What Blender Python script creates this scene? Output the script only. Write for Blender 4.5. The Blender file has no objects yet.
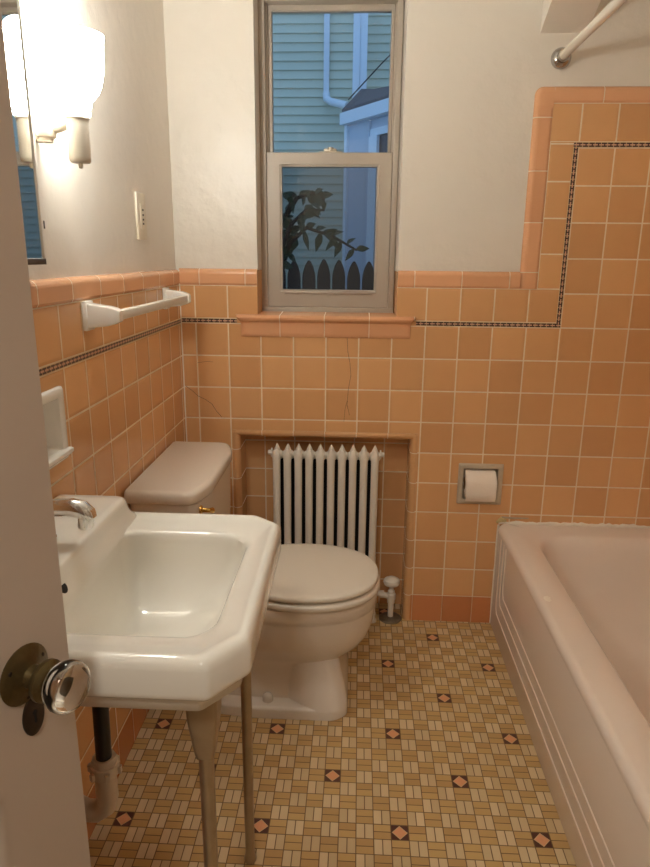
import bpy, bmesh, math, random
from mathutils import Vector, Matrix

random.seed(7)
scene = bpy.context.scene
COL = scene.collection
PI = math.pi
ORG = {}

# ------------------------------------------------------------------ materials
class NT:
    """tiny node-graph writer"""
    def __init__(self, name):
        self.m = bpy.data.materials.new(name)
        self.m.use_nodes = True
        self.t = self.m.node_tree
        self.b = self.t.nodes['Principled BSDF']
        self.out = self.t.nodes['Material Output']
    def n(self, kind, **kw):
        x = self.t.nodes.new(kind)
        for k, v in kw.items():
            setattr(x, k, v)
        return x
    def put(self, sock, v):
        if hasattr(v, 'is_linked') or isinstance(v, bpy.types.NodeSocket):
            self.t.links.new(v, sock)
        else:
            sock.default_value = v
    def math(self, op, a, b=0.0, c=None, clamp=False):
        x = self.n('ShaderNodeMath', operation=op, use_clamp=clamp)
        self.put(x.inputs[0], a)
        self.put(x.inputs[1], b)
        if c is not None:
            self.put(x.inputs[2], c)
        return x.outputs[0]
    def mix(self, f, a, b, mode='MIX'):
        x = self.n('ShaderNodeMix', data_type='RGBA', blend_type=mode)
        self.put(x.inputs[0], f)
        self.put(x.inputs[6], a if not isinstance(a, tuple) else (*a[:3], 1))
        self.put(x.inputs[7], b if not isinstance(b, tuple) else (*b[:3], 1))
        return x.outputs[2]
    def smooth(self, x, lo, hi):
        r = self.n('ShaderNodeMapRange', interpolation_type='SMOOTHSTEP')
        self.put(r.inputs[0], x)
        r.inputs[1].default_value = lo
        r.inputs[2].default_value = hi
        return r.outputs[0]
    def uv(self):
        u = self.n('ShaderNodeUVMap')
        s = self.n('ShaderNodeSeparateXYZ')
        self.t.links.new(u.outputs[0], s.inputs[0])
        return u.outputs[0], s.outputs[0], s.outputs[1]
    def pos(self):
        return self.n('ShaderNodeNewGeometry').outputs['Position']
    def noise(self, vec, scale, detail=3.0, rough=.5):
        x = self.n('ShaderNodeTexNoise')
        if vec is not None:
            self.t.links.new(vec, x.inputs['Vector'])
        x.inputs['Scale'].default_value = scale
        x.inputs['Detail'].default_value = detail
        x.inputs['Roughness'].default_value = rough
        return x.outputs[0]
    def white(self, a, b):
        c = self.n('ShaderNodeCombineXYZ')
        self.put(c.inputs[0], a); self.put(c.inputs[1], b)
        w = self.n('ShaderNodeTexWhiteNoise', noise_dimensions='2D')
        self.t.links.new(c.outputs[0], w.inputs['Vector'])
        return w.outputs['Value']
    def bump(self, h, strength=.3, dist=.002):
        x = self.n('ShaderNodeBump')
        x.inputs['Strength'].default_value = strength
        x.inputs['Distance'].default_value = dist
        self.put(x.inputs['Height'], h)
        self.t.links.new(x.outputs[0], self.b.inputs['Normal'])


def lin(r, g, b):
    f = lambda c: (c / 255 / 12.92) if c / 255 <= .04045 else ((c / 255 + .055) / 1.055) ** 2.4
    return (f(r), f(g), f(b))


def plain(name, col, rough=.4, metal=0.0, spec=.5, bump=0, bscale=40, var=0, vscale=6, coat=0):
    g = NT(name)
    c = (*col, 1)
    p = g.pos()
    if var:
        nz = g.noise(p, vscale, 4)
        hi = tuple(min(1, x * (1 + var)) for x in col)
        lo = tuple(x * (1 - var) for x in col)
        g.put(g.b.inputs['Base Color'], g.mix(nz, lo, hi))
    else:
        g.b.inputs['Base Color'].default_value = c
    g.b.inputs['Roughness'].default_value = rough
    g.b.inputs['Metallic'].default_value = metal
    g.b.inputs['Specular IOR Level'].default_value = spec
    g.b.inputs['Coat Weight'].default_value = coat
    g.b.inputs['Coat Roughness'].default_value = .05
    if bump:
        g.bump(g.noise(p, bscale, 5), bump, .004)
    return g.m


def tile(name, col, grout, gu=.020, gv=.020, var=.10, rough=.14, edge=.07):
    g = NT(name)
    _, u, v = g.uv()
    fu = g.math('FRACT', u); fv = g.math('FRACT', v)
    du = g.math('MINIMUM', fu, g.math('SUBTRACT', 1.0, fu))
    dv = g.math('MINIMUM', fv, g.math('SUBTRACT', 1.0, fv))
    mu = g.smooth(du, gu * .75, gu * 1.25)
    mv = g.smooth(dv, gv * .75, gv * 1.25)
    mask = g.math('MULTIPLY', mu, mv)
    w = g.white(g.math('FLOOR', u), g.math('FLOOR', v))
    pos = g.pos()
    mott = g.noise(pos, 22, 4, .6)
    k = g.math('ADD', g.math('MULTIPLY', w, .75), g.math('MULTIPLY', mott, .25))
    lo = (col[0] * (1 - var), col[1] * (1 - var * 1.35), col[2] * (1 - var * 1.7))
    hi = (col[0] * (1 + var), col[1] * (1 + var * 1.15), col[2] * (1 + var * 1.3))
    c = g.mix(k, lo, hi)
    gn = g.noise(pos, 55, 4)
    gc = g.mix(gn, tuple(x * .78 for x in grout), grout)
    g.put(g.b.inputs['Base Color'], g.mix(mask, gc, c))
    g.put(g.b.inputs['Roughness'], g.math('SUBTRACT', .8, g.math('MULTIPLY', mask, .8 - rough)))
    hu = g.smooth(du, gu * .6, gu + edge * (gu / .020))
    hv = g.smooth(dv, gv * .6, gv + edge * (gv / .020))
    h = g.math('ADD', g.math('MULTIPLY', g.math('MULTIPLY', hu, hv), 1.0),
               g.math('MULTIPLY', g.noise(pos, 16, 2), .18))
    g.bump(h, .5, .0016)
    return g.m


ORANGE = lin(218, 167, 116)
GROUT = lin(246, 228, 196)
M = {}
M['tile'] = tile('orange_glazed_tile', ORANGE, GROUT)
M['tile_base'] = tile('terracotta_base_tile', lin(205, 136, 90), lin(222, 190, 150), .011, .012)
M['tile_cap'] = tile('peach_bullnose_tile', lin(224, 168, 126), GROUT, .009, .004, .06)
M['tile_edge'] = tile('orange_edge_tile', lin(214, 165, 116), GROUT, .012, .004, .07)
M['plaster'] = plain('painted_plaster', lin(230, 222, 210), .34, bump=.8, bscale=24, var=.02)
M['ceiling'] = plain('ceiling_paint', lin(235, 230, 222), .7)
M['porcelain'] = plain('white_porcelain', lin(236, 232, 222), .09, coat=.3)
M['china'] = plain('toilet_china', lin(226, 216, 203), .12, coat=.2)
M['seat'] = plain('painted_seat', lin(228, 220, 206), .25)
M['tub'] = plain('enamel_tub', lin(234, 219, 205), .2, var=.02)
M['caulk'] = plain('caulk', lin(236, 226, 210), .6, var=.05, vscale=60)
M['mildew'] = plain('stained_caulk', lin(204, 184, 130), .7, var=.2, vscale=80)
M['chrome'] = plain('chrome', (.78, .77, .75), .12, 1.0)
M['dark_chrome'] = plain('chrome_dark_reflection', (.50, .48, .46), .18, 1.0)  # chrome with the dark room's reflection put into its base colour
M['nickel'] = plain('worn_nickel_leg', lin(176, 160, 134), .4, .7, var=.2, vscale=25)
M['brass'] = plain('polished_brass', lin(214, 172, 92), .2, 1.0)
M['old_brass'] = plain('tarnished_brass', lin(98, 84, 54), .38, .8, var=.4, vscale=60, bump=.2, bscale=120)
M['dark_bronze'] = plain('dark_bronze', lin(58, 46, 36), .45, .6, var=.3, vscale=60)
M['hole'] = plain('dark_void', (.006, .005, .005), .8)
M['door'] = plain('door_paint', lin(196, 182, 168), .45, bump=.08, bscale=18)
M['radiator'] = plain('radiator_paint', lin(228, 220, 206), .42, bump=.25, bscale=160, var=.04)
M['radback'] = plain('flat_black', (.008, .007, .006), .9)  # plain near-black for the sheet that fills the gaps between radiator columns
M['valve'] = plain('painted_valve', lin(222, 214, 202), .3)
M['alu'] = plain('taupe_aluminium', lin(176, 164, 150), .45, .1, var=.03)
M['alu_dark'] = plain('taupe_aluminium_track', lin(128, 116, 102), .5, .25)
M['white_plastic'] = plain('white_plastic', lin(228, 222, 210), .35)
M['bar'] = plain('glazed_white_bar', lin(240, 236, 228), .15)
M['cream_plastic'] = plain('cream_plastic', lin(226, 214, 192), .35)
M['pvc'] = plain('white_pvc', lin(214, 203, 188), .4, var=.05)
M['abs'] = plain('black_pipe', lin(34, 32, 34), .4)
M['paper'] = plain('toilet_paper', lin(240, 226, 210), .9, bump=.15, bscale=200)
M['satin'] = plain('satin_metal', lin(204, 190, 168), .35, .3)
M['mirror'] = plain('mirror_silver', (.86, .88, .88), .015, 1.0)
M['rod'] = plain('rod_cream', lin(232, 224, 210), .25)
M['iron'] = plain('painted_iron', lin(216, 206, 190), .4)
M['rust'] = plain('stained_flange', lin(120, 108, 92), .4, .6, var=.3, vscale=50)
M['crack'] = plain('hairline_crack', lin(96, 62, 38), .9)
M['smear'] = plain('grey_smear', lin(182, 164, 138), .7, var=.2, vscale=90)
M['hall'] = plain('hall_paint', lin(200, 188, 172), .6)
M['hallfloor'] = plain('hall_boards', lin(120, 84, 54), .4, var=.2)
# outdoors
M['siding'] = plain('pale_siding', lin(208, 208, 184), .6, var=.04)
M['white_trim'] = plain('white_house_trim', lin(232, 236, 240), .5)
M['shingle'] = plain('roof_shingle', lin(96, 92, 96), .9, var=.3, vscale=30)
M['porch_wall'] = plain('porch_panel', lin(196, 204, 214), .6)
M['dark_glass'] = plain('dark_house_glass', (.02, .025, .035), .1)
M['picket'] = plain('dark_fence_wood', lin(58, 46, 38), .8, var=.3, vscale=14)
M['leaf'] = plain('leaf_green', lin(50, 72, 40), .5, var=.35, vscale=18)
M['bark'] = plain('bark', lin(52, 44, 34), .9)
M['soil'] = plain('soil_and_grass', lin(58, 66, 44), .95, var=.3, vscale=4)
M['cable'] = plain('black_cable', lin(28, 30, 36), .6)


def glass_pane():
    g = NT('window_glass')
    t = g.n('ShaderNodeBsdfTransparent'); t.inputs[0].default_value = (.90, .95, .96, 1)
    s = g.n('ShaderNodeBsdfGlossy'); s.inputs['Roughness'].default_value = .01
    f = g.n('ShaderNodeFresnel'); f.inputs[0].default_value = 1.5
    mx = g.n('ShaderNodeMixShader')
    g.t.links.new(f.outputs[0], mx.inputs[0])
    g.t.links.new(t.outputs[0], mx.inputs[1]); g.t.links.new(s.outputs[0], mx.inputs[2])
    g.t.links.new(mx.outputs[0], g.out.inputs[0])
    return g.m
M['glass'] = glass_pane()


def screen_mat():
    g = NT('insect_screen')
    t = g.n('ShaderNodeBsdfTransparent')
    d = g.n('ShaderNodeBsdfDiffuse'); d.inputs[0].default_value = (.006, .007, .008, 1)
    mx = g.n('ShaderNodeMixShader'); mx.inputs[0].default_value = .55
    g.t.links.new(t.outputs[0], mx.inputs[1]); g.t.links.new(d.outputs[0], mx.inputs[2])
    g.t.links.new(mx.outputs[0], g.out.inputs[0])
    return g.m


def clear_glass():
    g = NT('clear_knob_glass')
    g.b.inputs['Transmission Weight'].default_value = 1
    g.b.inputs['Roughness'].default_value = .01
    g.b.inputs['IOR'].default_value = 1.5
    g.b.inputs['Base Color'].default_value = (.97, .96, .92, 1)
    return g.m
M['knob'] = clear_glass()


def shade_glow():
    g = NT('glowing_opal_glass')
    g.b.inputs['Base Color'].default_value = (.9, .9, .88, 1)
    g.b.inputs['Roughness'].default_value = .3
    g.b.inputs['Emission Color'].default_value = (.985, 1.0, .94, 1)
    g.b.inputs['Emission Strength'].default_value = SHADE_E
    return g.m
SHADE_E = 29.0
M['shade'] = shade_glow()


def mosaic():
    g = NT('mosaic_border')
    _, u, v = g.uv()
    d = g.math('ABSOLUTE', g.math('SUBTRACT', v, .5))           # 0 centre .. .5 edge
    fu = g.math('FRACT', u)
    fm = g.math('FRACT', g.math('ADD', u, .5))
    dash = g.math('MULTIPLY', g.math('GREATER_THAN', fu, .09), 1.0)
    side = g.math('MULTIPLY', g.math('MULTIPLY', g.math('GREATER_THAN', d, .13), g.math('LESS_THAN', d, .40)), dash)
    mid = g.math('MULTIPLY', g.math('LESS_THAN', d, .16), g.math('LESS_THAN', fm, .2))
    dark = g.math('MAXIMUM', side, mid)
    inner = g.math('LESS_THAN', d, .13)
    light = g.mix(inner, lin(226, 196, 150), lin(214, 170, 140))
    g.put(g.b.inputs['Base Color'], g.mix(dark, light, lin(58, 26, 24)))
    g.b.inputs['Roughness'].default_value = .3
    g.bump(dark, .2, .001)
    return g.m
M['mosaic'] = mosaic()


def floor_mat():
    g = NT('basketweave_floor')
    s = g.n('ShaderNodeSeparateXYZ'); g.t.links.new(g.pos(), s.inputs[0])
    u = g.math('ADD', g.math('DIVIDE', g.math('SUBTRACT', s.outputs[0], .8845), .04125), 400.5)
    v = g.math('ADD', g.math('DIVIDE', g.math('ADD', s.outputs[1], .1130), .04168), 400.5)
    iu = g.math('FLOOR', u); iv = g.math('FLOOR', v)
    fu = g.math('FRACT', u); fv = g.math('FRACT', v)
    par = g.math('MODULO', g.math('ADD', iu, iv), 2.0)          # 0: sticks run along the room, 1: across
    # stick coordinates
    su = g.math('MULTIPLY', fu, 2.0); sv = g.math('MULTIPLY', fv, 2.0)
    fsu = g.math('FRACT', su); fsv = g.math('FRACT', sv)
    def edge(x, k):
        m = g.math('MINIMUM', x, g.math('SUBTRACT', 1.0, x))
        return g.math('MULTIPLY', m, k)
    dvert = g.math('MINIMUM', edge(fsu, .5), edge(fv, 1.0))
    dhor = g.math('MINIMUM', edge(fu, 1.0), edge(fsv, .5))
    d = g.math('ADD', g.math('MULTIPLY', dvert, g.math('SUBTRACT', 1.0, par)), g.math('MULTIPLY', dhor, par))
    sid_u = g.math('ADD', iu, g.math('MULTIPLY', g.math('FLOOR', su), g.math('MULTIPLY', g.math('SUBTRACT', 1.0, par), .37)))
    sid_v = g.math('ADD', iv, g.math('MULTIPLY', g.math('FLOOR', sv), g.math('MULTIPLY', par, .41)))
    rnd = g.white(sid_u, sid_v)
    cream = g.mix(rnd, lin(204, 180, 138), lin(224, 202, 162))
    tan = g.mix(rnd, lin(190, 152, 98), lin(206, 170, 112))
    col = g.mix(par, cream, tan)
    mask = g.smooth(d, .018, .036)
    grout = lin(104, 80, 50)
    base = g.mix(mask, grout, col)
    # decor tile
    a = g.math('DIVIDE', g.math('SUBTRACT', iu, 400.0), 4.0)
    b = g.math('DIVIDE', g.math('SUBTRACT', iv, 400.0), 4.0)
    isa = g.math('LESS_THAN', g.math('ABSOLUTE', g.math('SUBTRACT', a, g.math('ROUND', a))), .05)
    isb = g.math('LESS_THAN', g.math('ABSOLUTE', g.math('SUBTRACT', b, g.math('ROUND', b))), .05)
    ab = g.math('ADD', g.math('ADD', g.math('ROUND', a), g.math('ROUND', b)), 400.0)
    even = g.math('LESS_THAN', g.math('MODULO', ab, 2.0), .5)
    dec = g.math('MULTIPLY', g.math('MULTIPLY', isa, isb), even)
    man = g.math('ADD', g.math('ABSOLUTE', g.math('SUBTRACT', fu, .5)), g.math('ABSOLUTE', g.math('SUBTRACT', fv, .5)))
    cut = g.math('MINIMUM', edge(fu, 1.0), edge(fv, 1.0))
    dc = g.mix(g.math('LESS_THAN', man, .455), lin(74, 26, 30), lin(214, 186, 140))
    dc = g.mix(g.math('LESS_THAN', man, .405), dc, lin(226, 160, 118))
    dc = g.mix(g.smooth(cut, .018, .036), grout, dc)
    col = g.mix(dec, base, dc)
    dirt = g.noise(g.pos(), 5, 5, .65)
    g.put(g.b.inputs['Base Color'], g.mix(g.math('MULTIPLY', dirt, .22), col, lin(150, 118, 76)))
    g.b.inputs['Roughness'].default_value = .42
    g.bump(mask, .35, .001)
    return g.m
M['floor'] = floor_mat()


# ------------------------------------------------------------------ mesh helpers
class MB:
    def __init__(self):
        self.bm = bmesh.new()
        self.uvl = self.bm.loops.layers.uv.new('UVMap')
    def box(self, x0, x1, y0, y1, z0, z1, bev=0, seg=2, xf=None):
        r = bmesh.ops.create_cube(self.bm, size=1.0)
        vs = r['verts']
        for v in vs:
            v.co = Vector(((x0 + x1) / 2 + v.co.x * (x1 - x0), (y0 + y1) / 2 + v.co.y * (y1 - y0), (z0 + z1) / 2 + v.co.z * (z1 - z0)))
        if bev:
            es = list({e for v in vs for e in v.link_edges})
            rr = bmesh.ops.bevel(self.bm, geom=es, offset=bev, segments=seg, affect='EDGES', profile=.5)
            vs = list({v for f in rr['faces'] for v in f.verts} | {v for v in vs if v.is_valid})
        if xf:
            for v in vs:
                v.co = xf(v.co)
        return self
    def loft(self, loops, closed=True, cap0=False, cap1=False, flip=False):
        rows = [[self.bm.verts.new(p) for p in L] for L in loops]
        n = len(rows[0])
        for a, b in zip(rows, rows[1:]):
            for i in range(n if closed else n - 1):
                j = (i + 1) % n
                q = [a[i], a[j], b[j], b[i]]
                try:
                    self.bm.faces.new(q[::-1] if flip else q)
                except ValueError:
                    pass
        if cap0:
            self.bm.faces.new(rows[0] if flip else rows[0][::-1])
        if cap1:
            self.bm.faces.new(rows[-1][::-1] if flip else rows[-1])
        return self
    def tube(self, path, r, n=12, caps=True, square=False):
        P = [Vector(p) for p in path]
        R = r if isinstance(r, (list, tuple)) else [r] * len(P)
        t0 = (P[1] - P[0]).normalized()
        up = Vector((0, 0, 1)) if abs(t0.z) < .9 else Vector((1, 0, 0))
        nrm = (up - t0 * up.dot(t0)).normalized()
        loops = []
        for i, p in enumerate(P):
            t = (P[min(i + 1, len(P) - 1)] - P[max(i - 1, 0)]).normalized()
            nrm = (nrm - t * nrm.dot(t)).normalized()
            b = t.cross(nrm)
            off = PI / 4 if square else 0
            loops.append([p + (nrm * math.cos(2 * PI * k / n + off) + b * math.sin(2 * PI * k / n + off)) * R[i] for k in range(n)])
        return self.loft(loops, True, caps, caps)
    def lathe(self, prof, origin=(0, 0, 0), axis=(0, 0, 1), n=28):
        o = Vector(origin); q = Vector((0, 0, 1)).rotation_difference(Vector(axis).normalized())
        loops = []
        for r, h in prof:
            r = max(r, 1e-5)
            loops.append([o + q @ Vector((r * math.cos(2 * PI * k / n), r * math.sin(2 * PI * k / n), h)) for k in range(n)])
        return self.loft(loops, True, prof[0][0] < .0005 or True, True)
    def face(self, pts, uvs=None):
        f = self.bm.faces.new([self.bm.verts.new(p) for p in pts])
        if uvs:
            for l, uv in zip(f.loops, uvs):
                l[self.uvl].uv = uv
        return f
    def panel(self, a0, a1, b0, b1, place, uvf=None, holes=()):
        """rectangle a x b mapped by place(a,b); holes are (a0,a1,b0,b1)"""
        A = sorted({a0, a1, *[min(max(h[i], a0), a1) for h in holes for i in (0, 1)]})
        B = sorted({b0, b1, *[min(max(h[i], b0), b1) for h in holes for i in (2, 3)]})
        for i in range(len(A) - 1):
            for j in range(len(B) - 1):
                ca, cb = (A[i] + A[i + 1]) / 2, (B[j] + B[j + 1]) / 2
                if any(h[0] < ca < h[1] and h[2] < cb < h[3] for h in holes):
                    continue
                q = [(A[i], B[j]), (A[i + 1], B[j]), (A[i + 1], B[j + 1]), (A[i], B[j + 1])]
                self.face([place(*p) for p in q], [uvf(*p) for p in q] if uvf else None)
        return self
    def strip(self, p0, p1, prof, pitch, off=0.0):
        """bullnose: prof = list of offsets (Vectors) swept from p0 to p1; u along / pitch, v across"""
        p0, p1 = Vector(p0), Vector(p1)
        L = (p1 - p0).length
        m = len(prof) - 1
        for i in range(m):
            a, b = Vector(prof[i]), Vector(prof[i + 1])
            self.face([p0 + a, p1 + a, p1 + b, p0 + b],
                      [(off, .02 + .96 * i / m), (off + L / pitch, .02 + .96 * i / m), (off + L / pitch, .02 + .96 * (i + 1) / m), (off, .02 + .96 * (i + 1) / m)])
        return self
    def build(self, name, mat, parent=None, origin=None, angle=40, mods=None, recalc=True, weld=True):
        if weld:
            bmesh.ops.remove_doubles(self.bm, verts=self.bm.verts, dist=1e-5)
        if recalc:
            bmesh.ops.recalc_face_normals(self.bm, faces=self.bm.faces)
        o0 = Vector(origin) if origin is not None else (ORG[parent.name] if parent is not None else Vector((0, 0, 0)))
        for v in self.bm.verts:
            v.co -= o0
        me = bpy.data.meshes.new(name)
        self.bm.to_mesh(me); self.bm.free()
        for m in (mat if isinstance(mat, list) else [mat]):
            me.materials.append(m)
        me.shade_smooth()
        me.set_sharp_from_angle(angle=math.radians(angle))
        ob = bpy.data.objects.new(name, me)
        COL.objects.link(ob)
        if parent is not None:
            ob.parent = parent
        else:
            ob.location = o0
        ORG[ob.name] = o0
        return ob


def thing(name, loc, label, cat, group=None):
    o = bpy.data.objects.new(name, None); COL.objects.link(o)
    o.empty_display_size = .05
    o.location = loc; ORG[o.name] = Vector(loc)
    o['label'] = label; o['category'] = cat
    if group: o['group'] = group
    return o

def struct(o, label=None, cat=None):
    o['kind'] = 'structure'
    if label: o['label'] = label
    if cat: o['category'] = cat
    return o

def rpoly(pts, rad, n=5):
    """polygon with filleted corners, same vertex count for every loop of the same kind"""
    out = []
    m = len(pts)
    for i in range(m):
        p = Vector(pts[i]); a = Vector(pts[i - 1]); b = Vector(pts[(i + 1) % m])
        r = rad[i] if isinstance(rad, (list, tuple)) else rad
        da, db = (a - p).normalized(), (b - p).normalized()
        for k in range(n + 1):
            t = k / n
            q = p + da * r * (1 - t) ** 2 + db * r * t ** 2
            out.append(q)
    return out

def chamf(x0, x1, y0, y1, cx, cy):
    """plan outline with both front (x1) corners cut"""
    return [(x0, y0, 0), (x1 - cx, y0, 0), (x1, y0 + cy, 0), (x1, y1 - cy, 0), (x1 - cx, y1, 0), (x0, y1, 0)]

def at(loop, z):
    return [Vector((p[0], p[1], z)) for p in loop]

def rrect(x0, x1, y0, y1, r, n=8):
    return rpoly([(x0, y0, 0), (x1, y0, 0), (x1, y1, 0), (x0, y1, 0)], r, n)

def egg(xb, xf, yc, w, n=40, p=2.3, q=.42):
    """superellipse in plan; widest point at fraction q from the back"""
    xm = xb + (xf - xb) * q
    L = []
    for k in range(n):
        t = 2 * PI * k / n
        c, s = math.cos(t), math.sin(t)
        cx = math.copysign(abs(c) ** (2 / p), c); sy = math.copysign(abs(s) ** (2 / p), s)
        L.append(Vector((xm + cx * ((xf - xm) if cx > 0 else (xm - xb)), yc + sy * w, 0)))
    return L


# ------------------------------------------------------------------ constants from the photograph
P = .1095; PZ = .1093; X0 = .817; Z0 = 1.0882
RW, CEIL, FRONT = 1.87, 2.45, -2.2

def uvm(a, b): return ((a - X0) / P + 50, (b - Z0) / PZ + 50)
back = lambda a, b: (a, 0.0, b)
left = lambda a, b: (0.0, a, b)

# ------------------------------------------------------------------ back wall
wb = MB().panel(-.012, RW, 0, CEIL, lambda a, b: (a, .012, b),
                holes=[(.26, .72, 1.02, 2.12), (.178, .797, 0, .712), (.962, 1.103, .476, .611)])
# plaster window reveal
wb.face([(.26, .012, 1.25), (.26, .012, 2.12), (.2665, .20, 2.12), (.2665, .20, 1.25)])
wb.face([(.72, .012, 1.25), (.72, .012, 2.12), (.7095, .20, 2.12), (.7095, .20, 1.25)])
wb.face([(.26, .012, 2.12), (.72, .012, 2.12), (.7095, .20, 2.12), (.2665, .20, 2.12)])
wall_back = struct(wb.build('wall_back', M['plaster']))

t = MB()
t.panel(0, RW, .104, 1.0885, back, uvm, holes=[(.165, .81, 0, .72), (.965, 1.10, .479, .608)])
t.panel(.19, .785, 1.0885, 1.118, back, lambda a, b: (.5, .5))
t.panel(0, .26, 1.104, 1.212, back, lambda a, b: ((a - X0) / P + 50, (b - 1.104) / .108 + 80))
t.panel(.72, 1.2393, 1.104, 1.212, back, lambda a, b: ((a - X0) / P + 50, (b - 1.104) / .108 + 80))
t.panel(1.168, 1.2393, 1.212, 1.651, back, lambda a, b: ((a - 1.168) / P + 70.0, (b - 1.212) / .1085 + 80))
t.panel(1.168, RW, 1.651, 1.760, back, lambda a, b: ((a - X0) / P + 50, (b - 1.651) / .109 + 60))
t.panel(1.2548, RW, 1.0885, 1.635, back, uvm)
# tiled lower part of window reveal
for xa, xb in ((.26, .2665), (.72, .7095)):
    t.face([(xa, 0, 1.10), (xa, 0, 1.262), (xb, .20, 1.262), (xb, .20, 1.10)], [(.1, .1), (.1, .9), (.9, .9), (.9, .1)])
t.build('tile_field', M['tile'], wall_back)

t = MB()
t.panel(0, RW, 0, .104, back, lambda a, b: ((a - X0) / P + 50, .02 + .93 * b / .104), holes=[(.165, .81, -1, 1)])
t.build('base_tile_row', M['tile_base'], wall_back)

t = MB()
MP = .0186
for a0, a1 in ((0, .19), (.785, 1.2548)):
    t.panel(a0, a1, 1.0885, 1.104, lambda a, b: (a, -.0006, b), lambda a, b: (a / MP, (b - 1.0885) / .0155))
t.panel(1.2393, 1.2548, 1.1015, 1.651, lambda a, b: (a, -.0008, b), lambda a, b: (b / MP, (a - 1.2393) / .0155))
t.panel(1.2393, RW, 1.6355, 1.651, lambda a, b: (a, -.0010, b), lambda a, b: (a / MP, (b - 1.6355) / .0155))
t.build('mosaic_border', M['mosaic'], wall_back, weld=False)

def capprof(d, w, nd=Vector((0, 1, 0))):
    """profile across a cap of width w, outward direction d, into the wall along nd"""
    d = Vector(d)
    pts = [d * 0 - nd * -.0005]
    pts += [d * (w * .12) - nd * .003, d * (w * .70) - nd * .0035]
    for k in range(1, 6):
        a = k / 5 * PI / 2
        pts.append(d * (w * .70 + w * .30 * math.sin(a)) + nd * (-.0035 + .0165 * (1 - math.cos(a))))
    return pts
c = MB()
c.strip((0, 0, 1.212), (.26, 0, 1.212), capprof((0, 0, 1), .053), .152, .55)
c.strip((.72, 0, 1.212), (1.112, 0, 1.212), capprof((0, 0, 1), .053), .152, .64)
c.strip((1.168, 0, 1.212), (1.168, 0, 1.752), capprof((-1, 0, 0), .056), .152, .66)
c.strip((1.168, 0, 1.760), (RW, 0, 1.760), capprof((0, 0, 1), .047), .152, .04)
# rounded corner tile of the stepped cap
arc = [Vector((1.112, 0, 1.736))] + [Vector((1.137 - .025 * math.cos(k / 6 * PI / 2), 0, 1.782 + .025 * math.sin(k / 6 * PI / 2))) for k in range(7)] + [Vector((1.168, 0, 1.807))]
cen = Vector((1.168, 0, 1.745))
rings = []
for s, y in ((.02, -.001), (.12, -.003), (.72, -.0035), (.82, -.002), (.92, .002), (.98, .007), (1.0, .013)):
    rings.append([cen + (p - cen) * s + Vector((0, y, 0)) for p in arc])
n0 = len(c.bm.faces)
c.loft(rings, closed=False)
c.bm.faces.ensure_lookup_table()
for f in c.bm.faces[n0:]:
    for l in f.loops:
        l[c.uvl].uv = (.5, .5)
c.build('bullnose_cap', M['tile_cap'], wall_back, weld=False)

# niche for the radiator: rounded edge tiles and inside
e = MB()
r = .02
def qprof(dx, dz):
    pts = [Vector((0, -.001, 0))]
    d = Vector((dx, 0, dz))
    pts.append(d * .006 + Vector((0, -.003, 0)))
    for k in range(0, 6):
        a = k / 5 * PI / 2
        pts.append(d * (.008 + .017 * math.sin(a)) + Vector((0, -.003 + .023 * (1 - math.cos(a)), 0)))
    return pts
e.strip((.165, 0, 0), (.165, 0, .72), qprof(1, 0), .109, .05)
e.strip((.81, 0, 0), (.81, 0, .72), qprof(-1, 0), .109, .05)
e.strip((.165, 0, .72), (.81, 0, .72), qprof(0, -1), .1095, .06)
e.build('niche_edge_tile', M['tile_edge'], wall_back, weld=False)
g = MB()
nb = lambda a, b: ((a - .70) / .1095 + 40, (b - .542) / .1093 + 40)
g.panel(.19, .785, 0, .695, lambda a, b: (a, .115, b), nb)
g.panel(.02, .115, 0, .695, lambda a, b: (.19, a, b), lambda a, b: (.12 + .8 * a / .115, (b - .542) / .1093 + 40))
g.panel(.02, .115, 0, .695, lambda a, b: (.785, a, b), lambda a, b: (.12 + .8 * a / .115, (b - .542) / .1093 + 40))
g.panel(.19, .785, .02, .115, lambda a, b: (a, b, .695), lambda a, b: ((a - .70) / .1095 + 40, .12 + .8 * b / .115))
g.build('niche_tile', M['tile'], wall_back)
k = MB()
def ribbon(mb, pts, w, off=(0, -.0012, 0)):
    for a, b in zip(pts, pts[1:]):
        a, b = Vector(a), Vector(b)
        d = (b - a).normalized(); s = Vector((-d.z, 0, d.x)) * w
        o = Vector(off)
        mb.face([a - s + o, b - s * .8 + o, b + s * .8 + o, a + s + o])
ribbon(k, [(.559, 0, 1.046), (.562, 0, 1.0), (.570, 0, .96), (.574, 0, .92), (.566, 0, .87), (.563, 0, .816), (.572, 0, .78)], .0007)
ribbon(k, [(.563, 0, .83), (.556, 0, .80), (.553, 0, .756)], .0006)
ribbon(k, [(.007, 0, .872), (.030, 0, .855), (.048, 0, .838), (.075, 0, .825), (.096, 0, .81), (.110, 0, .786), (.129, 0, .764)], .0008)
ribbon(k, [(.05, 0, .953), (.08, 0, .958), (.105, 0, .957)], .0005)
k.build('hairline_crack', M['crack'], wall_back, weld=False)
q = MB()
q.tube([(.0, .0, 0), (.0, .0, 1.26)], .0035, 8)
q.build('corner_caulk', M['caulk'], wall_back)

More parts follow.
